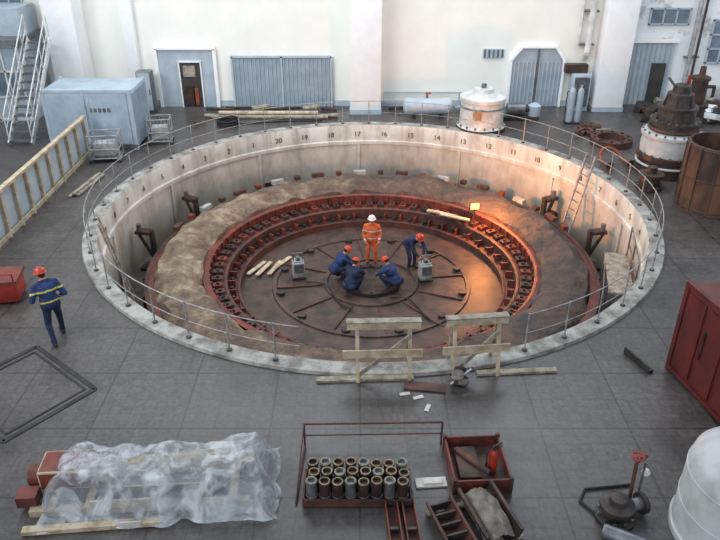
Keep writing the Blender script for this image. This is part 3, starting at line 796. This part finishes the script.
def cv(u,v):
    u=u*2-1; v=v*2-1
    z=0.38-0.16*u*u-0.14*v*v+0.06*noise.noise(Vector((u*3,v*3,2)))+0.03*noise.noise(Vector((u*8,v*6,5)))
    if abs(u)>0.75: z-=0.5*(abs(u)-0.75)
    return (0.24*u,0.48*v,max(z,0.06))
b.sheet(cv,24,24,'beige'); b.done(angle=180)

# ------------------------------------------------------------------ white tank, valve, gas cylinder
b = B('white_oil_tank')
c=(5.6,7.3,0)
b.lathe([(0.93,0),(0.93,0.1),(0.9,0.12),(0.89,1.15),(0.85,1.36),(0.7,1.52),(0.46,1.62),(0.24,1.66),(0.22,1.74),(0.0,1.74)],c,'tank',56)
b.torus((c[0],c[1],0.6),0.895,0.012,'tank'); b.torus((c[0],c[1],1.15),0.89,0.012,'tank')
b.rod((c[0],c[1],1.72),(c[0],c[1],1.84),0.16,'steel',seg=20)
for k in range(10): a=k*0.628; b.rod((c[0]+0.19*math.cos(a),c[1]+0.19*math.sin(a),1.68),(c[0]+0.19*math.cos(a),c[1]+0.19*math.sin(a),1.78),0.025,'steel',seg=6)
b.done()
b = B('valve_assembly')
b.at(4.1,7.8,0,0)
b.lathe([(0,0),(0.3,0),(0.3,0.07),(0.2,0.09),(0.19,0.22),(0.26,0.24),(0.26,0.3),(0.14,0.33),(0.12,0.42),(0,0.44)],(-0.2,-0.2,0),'darksteel',30)
for k in range(10): a=k*0.628; b.rod((-0.2+0.25*math.cos(a),-0.2+0.25*math.sin(a),0.06),(-0.2+0.25*math.cos(a),-0.2+0.25*math.sin(a),0.12),0.025,'steel',seg=6)
b.rod((-0.2,-0.2,0.18),(0.3,-0.05,0.18),0.1,'steel',seg=18); b.rod((0.2,-0.08,0.18),(0.26,-0.06,0.18),0.17,'darksteel',seg=20)
b.path([(0.12,0.1,0.03),(0.14,0.2,0.75),(0.3,0.25,0.85)],0.03,'reddark'); b.path([(0.26,0.15,0.03),(0.28,0.2,0.75)],0.02,'steel')
b.torus((0.14,0.2,0.87),0.09,0.016,'redbright',24); b.rod((0.14,0.2,0.72),(0.14,0.2,0.87),0.016,'steel')
b.box((0.14,0.2,0.87),(0.17,0.016,0.016),'redbright'); b.box((0.14,0.2,0.87),(0.016,0.17,0.016),'redbright')
b.rod((0.32,0.23,0.55),(0.32,0.17,0.55),0.06,'whitemetal',seg=18)
b.path([(-0.45,-0.2,0.03),(-0.65,0.1,0.03),(-0.5,0.35,0.03),(-0.1,0.4,0.03),(0.3,0.45,0.03)],0.022,'black')
b.done()
b = B('gas_cylinder')
b.M = Matrix.Translation((4.0,7.05,0.115)) @ Matrix.Rotation(math.radians(62),4,'Z') @ Matrix.Rotation(math.radians(90),4,'X')
b.lathe([(0,-0.45),(0.1,-0.45),(0.115,-0.42),(0.115,0.3),(0.09,0.4),(0.04,0.45),(0.035,0.52),(0.05,0.53),(0.05,0.58),(0,0.58)],(0,0,0),'steel',24)
b.done()

# ------------------------------------------------------------------ people
def person(name, loc, rz, J, top, legs, helmet, stripe=None, bulky=1.0, size=1.0):
    V=Vector
    P={k:V(v) for k,v in J.items()}
    pel=(P['hL']+P['hR'])/2; ch=P['chest']; nk=P['neck']
    caps=[]
    def cap(a,b_,ra,rb,reg): caps.append((V(a),V(b_),ra,rb,reg))
    side=(P['sR']-P['sL']).normalized(); up=(ch-pel).normalized()
    cap(P['hL'],P['hR'],0.125,0.125,'legs')
    w=pel.lerp(ch,0.35)
    cap(w-side*0.06,w+side*0.06,0.125*bulky,0.125*bulky,'top')
    cap(ch-side*0.085,ch+side*0.085,0.13*bulky,0.13*bulky,'top')
    cap(pel+up*0.05,ch,0.135*bulky,0.14*bulky,'top')
    cap(P['sL'],P['sR'],0.075,0.075,'top'); cap(ch,nk,0.11,0.06,'top')
    cap(P['sL'].lerp(nk,0.3),nk,0.07,0.06,'top'); cap(P['sR'].lerp(nk,0.3),nk,0.07,0.06,'top')
    cap(nk,P['head'],0.055,0.055,'skin')
    for s in 'LR':
        cap(P['s'+s],P['e'+s],0.07*bulky,0.055*bulky,'top'); cap(P['e'+s],P['w'+s],0.054*bulky,0.042,'top')
        d=(P['w'+s]-P['e'+s]).normalized()
        cap(P['w'+s],P['w'+s]+d*0.075,0.03,0.036,'skin')
        cap(P['h'+s],P['k'+s],0.1,0.072,'legs'); cap(P['k'+s],P['a'+s],0.07,0.052,'legs')
        t=P['t'+s] if 't'+s in P else P['a'+s]+V((0,0.17,-0.035))
        back=(P['a'+s]-t); back.z=0; back=back.normalized()
        cap(P['a'+s]+V((0,0,-0.02)),t,0.052,0.045,'boot'); cap(P['a'+s]+back*0.04+V((0,0,-0.035)),t,0.045,0.042,'boot')
    f=V(J.get('face',(0,1,0))).normalized(); upv=V(J.get('hup',(0,0,1))); xr=f.cross(upv).normalized(); upv=xr.cross(f).normalized()
    HR=Matrix((xr,f,upv)).transposed().to_4x4(); HM=Matrix.Translation(P['head'])@HR
    t=B('tmp')
    for a,b_,ra,rb,reg in caps:
        t.rod(a,b_,ra,'skin',r1=rb,seg=16); t.ball(a,ra,'skin',u=16,v=12); t.ball(b_,rb,'skin',u=16,v=12)
    t.M=HM
    t.ball((0,0,0.02),0.1,'skin',scale=(0.78,0.95,1.12),u=20,v=16); t.ball((0,0.03,-0.05),0.065,'skin',scale=(0.85,1,1))
    t.rod((0,0.09,0.02),(0,0.112,-0.015),0.011,'skin',r1=0.018,seg=8)
    me=bpy.data.meshes.new('tmp'); t.bm.to_mesh(me); t.bm.free()
    ob=bpy.data.objects.new('tmp',me); scene.collection.objects.link(ob)
    md=ob.modifiers.new('r','REMESH'); md.mode='VOXEL'; md.voxel_size=0.014
    sd=ob.modifiers.new('s','SMOOTH'); sd.iterations=4; sd.factor=0.5
    dg=bpy.context.evaluated_depsgraph_get(); em=bpy.data.meshes.new_from_object(ob.evaluated_get(dg))
    bpy.data.objects.remove(ob); bpy.data.meshes.remove(me)
    b=B(name)
    idx={'top':b.mi(top),'legs':b.mi(legs),'skin':b.mi('skin'),'boot':b.mi('boot')}
    si=b.mi(stripe) if stripe else 0
    b.bm.from_mesh(em); bpy.data.meshes.remove(em)
    L=(ch-pel).length
    for fc in b.bm.faces:
        c=fc.calc_center_median(); best=9; reg='skin'
        if not ((c-P['head']).length<0.145 and (c-nk).dot((P['head']-nk).normalized())>0.03):
            for a,b_,ra,rb,rg in caps:
                ab=b_-a; tt=max(0,min(1,(c-a).dot(ab)/max(ab.length_squared,1e-9)))
                dd=(c-(a+ab*tt)).length-(ra+(rb-ra)*tt)
                if dd<best: best=dd; reg=rg
        fc.material_index=idx[reg]; fc.smooth=True
        if stripe and reg=='top':
            tt=(c-pel).dot(up)/L
            if (0.22<tt<0.32) or (0.88<tt<1.0): fc.material_index=si
    b.M=HM
    for sx in (-1,1):
        b.ball((sx*0.03,0.086,0.022),0.011,'paper',u=8,v=6); b.ball((sx*0.03,0.094,0.022),0.006,'eye',u=8,v=6)
        b.ball((sx*0.08,0.0,0.01),0.026,'skin',scale=(0.4,0.8,1.2),u=8,v=8); b.box((sx*0.03,0.092,0.042),(0.03,0.008,0.007),'hair')
    b.box((0,0.092,-0.045),(0.042,0.01,0.008),'redsteel')
    b.ball((0,-0.018,0.03),0.102,'hair',scale=(0.8,0.9,1.05))
    b.lathe([(0.118,0.055),(0.116,0.085),(0.105,0.12),(0.08,0.15),(0.045,0.168),(0,0.174)],(0,-0.002,0),helmet,24)
    b.lathe([(0.112,0.052),(0.135,0.05),(0.136,0.056),(0.117,0.066)],(0,0,0),helmet,24)
    b.ball((0,0.11,0.055),0.07,helmet,scale=(1.1,0.75,0.14)); b.box((0,0,0.165),(0.03,0.17,0.02),helmet,bevel=0.006)
    b.M=Matrix.Identity(4)
    for s,sg in (('L',-1),('R',1)):
        d=(P['w'+s]-P['e'+s]).normalized(); inward=(pel-P['w'+s]); inward.z=0
        n=inward-d*inward.dot(d)
        n = n.normalized() if n.length>1e-3 else V((0,0,-1)); sdv=d.cross(n).normalized()
        base=P['w'+s]+d*0.09
        th=1 if sdv.dot(V((0,1,0)))>=0 else -1
        for k,(off,ln) in enumerate(((-0.03,0.062),(-0.01,0.078),(0.01,0.083),(0.03,0.075))):
            p0=base+sdv*off*1.0; p1=p0+(d*0.85+n*0.35).normalized()*ln*0.45
            p2=p1+(d*0.5+n*0.8).normalized()*ln*0.33; p3=p2+(d*0.1+n*1.0).normalized()*ln*0.25
            b.rod(p0-d*0.015,p1,0.0095,'skin',r1=0.009,seg=7); b.ball(p1,0.009,'skin',u=7,v=5); b.rod(p1,p2,0.009,'skin',r1=0.008,seg=7); b.ball(p2,0.008,'skin',u=7,v=5); b.rod(p2,p3,0.008,'skin',r1=0.007,seg=7); b.ball(p3,0.007,'skin',u=7,v=5)
        p0=P['w'+s]+d*0.035+sdv*th*0.028; p1=p0+(d*0.6+sdv*th*0.7).normalized()*0.04; p2=p1+(d*0.9+n*0.4).normalized()*0.035
        b.rod(p0,p1,0.013,'skin',r1=0.011,seg=7); b.ball(p1,0.011,'skin',u=7,v=5); b.rod(p1,p2,0.011,'skin',r1=0.009,seg=7); b.ball(p2,0.009,'skin',u=7,v=5)
    zmin=min(v.co.z for v in b.bm.verts)
    bmesh.ops.transform(b.bm, verts=b.bm.verts[:], matrix=Matrix.Translation((loc[0],loc[1],loc[2]-zmin*size))@Matrix.Rotation(math.radians(rz),4,'Z')@Matrix.Scale(size,4))
    return b.done(angle=50, recalc=False)

STAND=dict(aL=(-.13,0,.09),aR=(.13,.02,.09),kL=(-.12,.03,.48),kR=(.12,.04,.48),hL=(-.09,0,.9),hR=(.09,0,.9),chest=(0,0,1.27),neck=(0,.01,1.47),head=(0,.03,1.6),
  sL=(-.19,0,1.38),sR=(.19,0,1.38),eL=(-.27,-.03,1.11),eR=(.27,-.03,1.11),wL=(-.24,.14,.93),wR=(.2,.2,.98))
STRIDE=dict(STAND,aL=(-.17,-.3,.12),aR=(.17,.2,.09),kL=(-.15,-.03,.47),kR=(.16,.17,.5),chest=(0,.09,1.25),neck=(0,.16,1.42),head=(0,.21,1.55),
  sL=(-.21,.12,1.34),sR=(.21,.12,1.34),eL=(-.33,.06,1.08),eR=(.33,-.02,1.08),wL=(-.24,.32,1.04),wR=(.26,.22,.92),face=(-0.2,1,-.2))
CROUCH=dict(aL=(-.13,0,.09),aR=(.13,0.04,.09),kL=(-.2,.28,.45),kR=(.19,.33,.45),hL=(-.1,-.2,.34),hR=(.1,-.2,.34),chest=(0,.04,.66),neck=(0,.16,.83),head=(0,.25,.94),
  sL=(-.18,.1,.76),sR=(.18,.1,.76),eL=(-.24,.33,.6),eR=(.24,.35,.58),wL=(-.1,.52,.42),wR=(.09,.54,.4),face=(0,.8,-.6),hup=(0,.4,1))
BEND=dict(aL=(-.14,0,.09),aR=(.14,.1,.09),kL=(-.13,.03,.47),kR=(.13,.12,.48),hL=(-.09,-.16,.86),hR=(.09,-.16,.86),chest=(0,.14,1.08),neck=(0,.31,1.19),head=(0,.42,1.26),
  sL=(-.18,.24,1.14),sR=(.18,.24,1.14),eL=(-.23,.38,.89),eR=(.22,.4,.88),wL=(-.12,.52,.7),wR=(.1,.56,.7),face=(0,.8,-.6),hup=(0,.5,.9))
W='construction_worker'
person(W,(-6.4,12.4,0),40,STRIDE,'blue','navy','helmred','hivis',1.15,0.96)
person(W,(0.38,20.4,-2.56),175,STAND,'orange','orange','helmwhite','silverstripe',1.1)
person(W,(-0.65,19.35,-2.5),-70,CROUCH,'blue','navy','helmred')
person(W,(-0.25,18.55,-2.56),-25,CROUCH,'navy','navy','helmred',None,1.1)
person(W,(1.0,18.75,-2.56),60,CROUCH,'blue','navy','helmred')
person(W,(1.65,20.15,-2.56),-150,BEND,'navy','navy','helmred')

# ------------------------------------------------------------------ light
w = bpy.data.worlds.new('hall_daylight'); scene.world=w; w.use_nodes=True
bg=w.node_tree.nodes['Background']; bg.inputs[0].default_value=(0.74,0.86,1.0,1); bg.inputs[1].default_value=0.68
def area(name,loc,target,sx,sy,e,col):
    l=bpy.data.lights.new(name,'AREA'); l.shape='RECTANGLE'; l.size=sx; l.size_y=sy; l.energy=e; l.color=col
    o=bpy.data.objects.new(name,l); o.location=loc; o.rotation_euler=(Vector(target)-Vector(loc)).to_track_quat('-Z','Y').to_euler(); scene.collection.objects.link(o)
area('overhead_fill',(0,24,14),(0,23,0),24,8,2100,(0.92,0.97,1))  # added overhead area light; no skylights are built above the hall
area('high_left_fill',(-14,12,12),(8,30,1.5),12,6,1600,(0.97,0.98,1))  # added area light from high left for sheen; its windows are unseen
sl=bpy.data.lights.new('low_sun','SUN'); sl.energy=0.6; sl.angle=math.radians(20); sl.color=(1,0.98,0.95)
so=bpy.data.objects.new('low_sun',sl); so.rotation_euler=Vector((0.4,0.85,-0.4)).to_track_quat('-Z','Y').to_euler(); scene.collection.objects.link(so)

# ------------------------------------------------------------------ camera
cam=bpy.data.cameras.new('camera'); co=bpy.data.objects.new('camera',cam); scene.collection.objects.link(co)
co.location=(0,0,8.6); co.rotation_euler=(math.radians(90-29.2),0,0)
cam.sensor_width=36; cam.lens=35.3; cam.clip_end=200
scene.camera=co
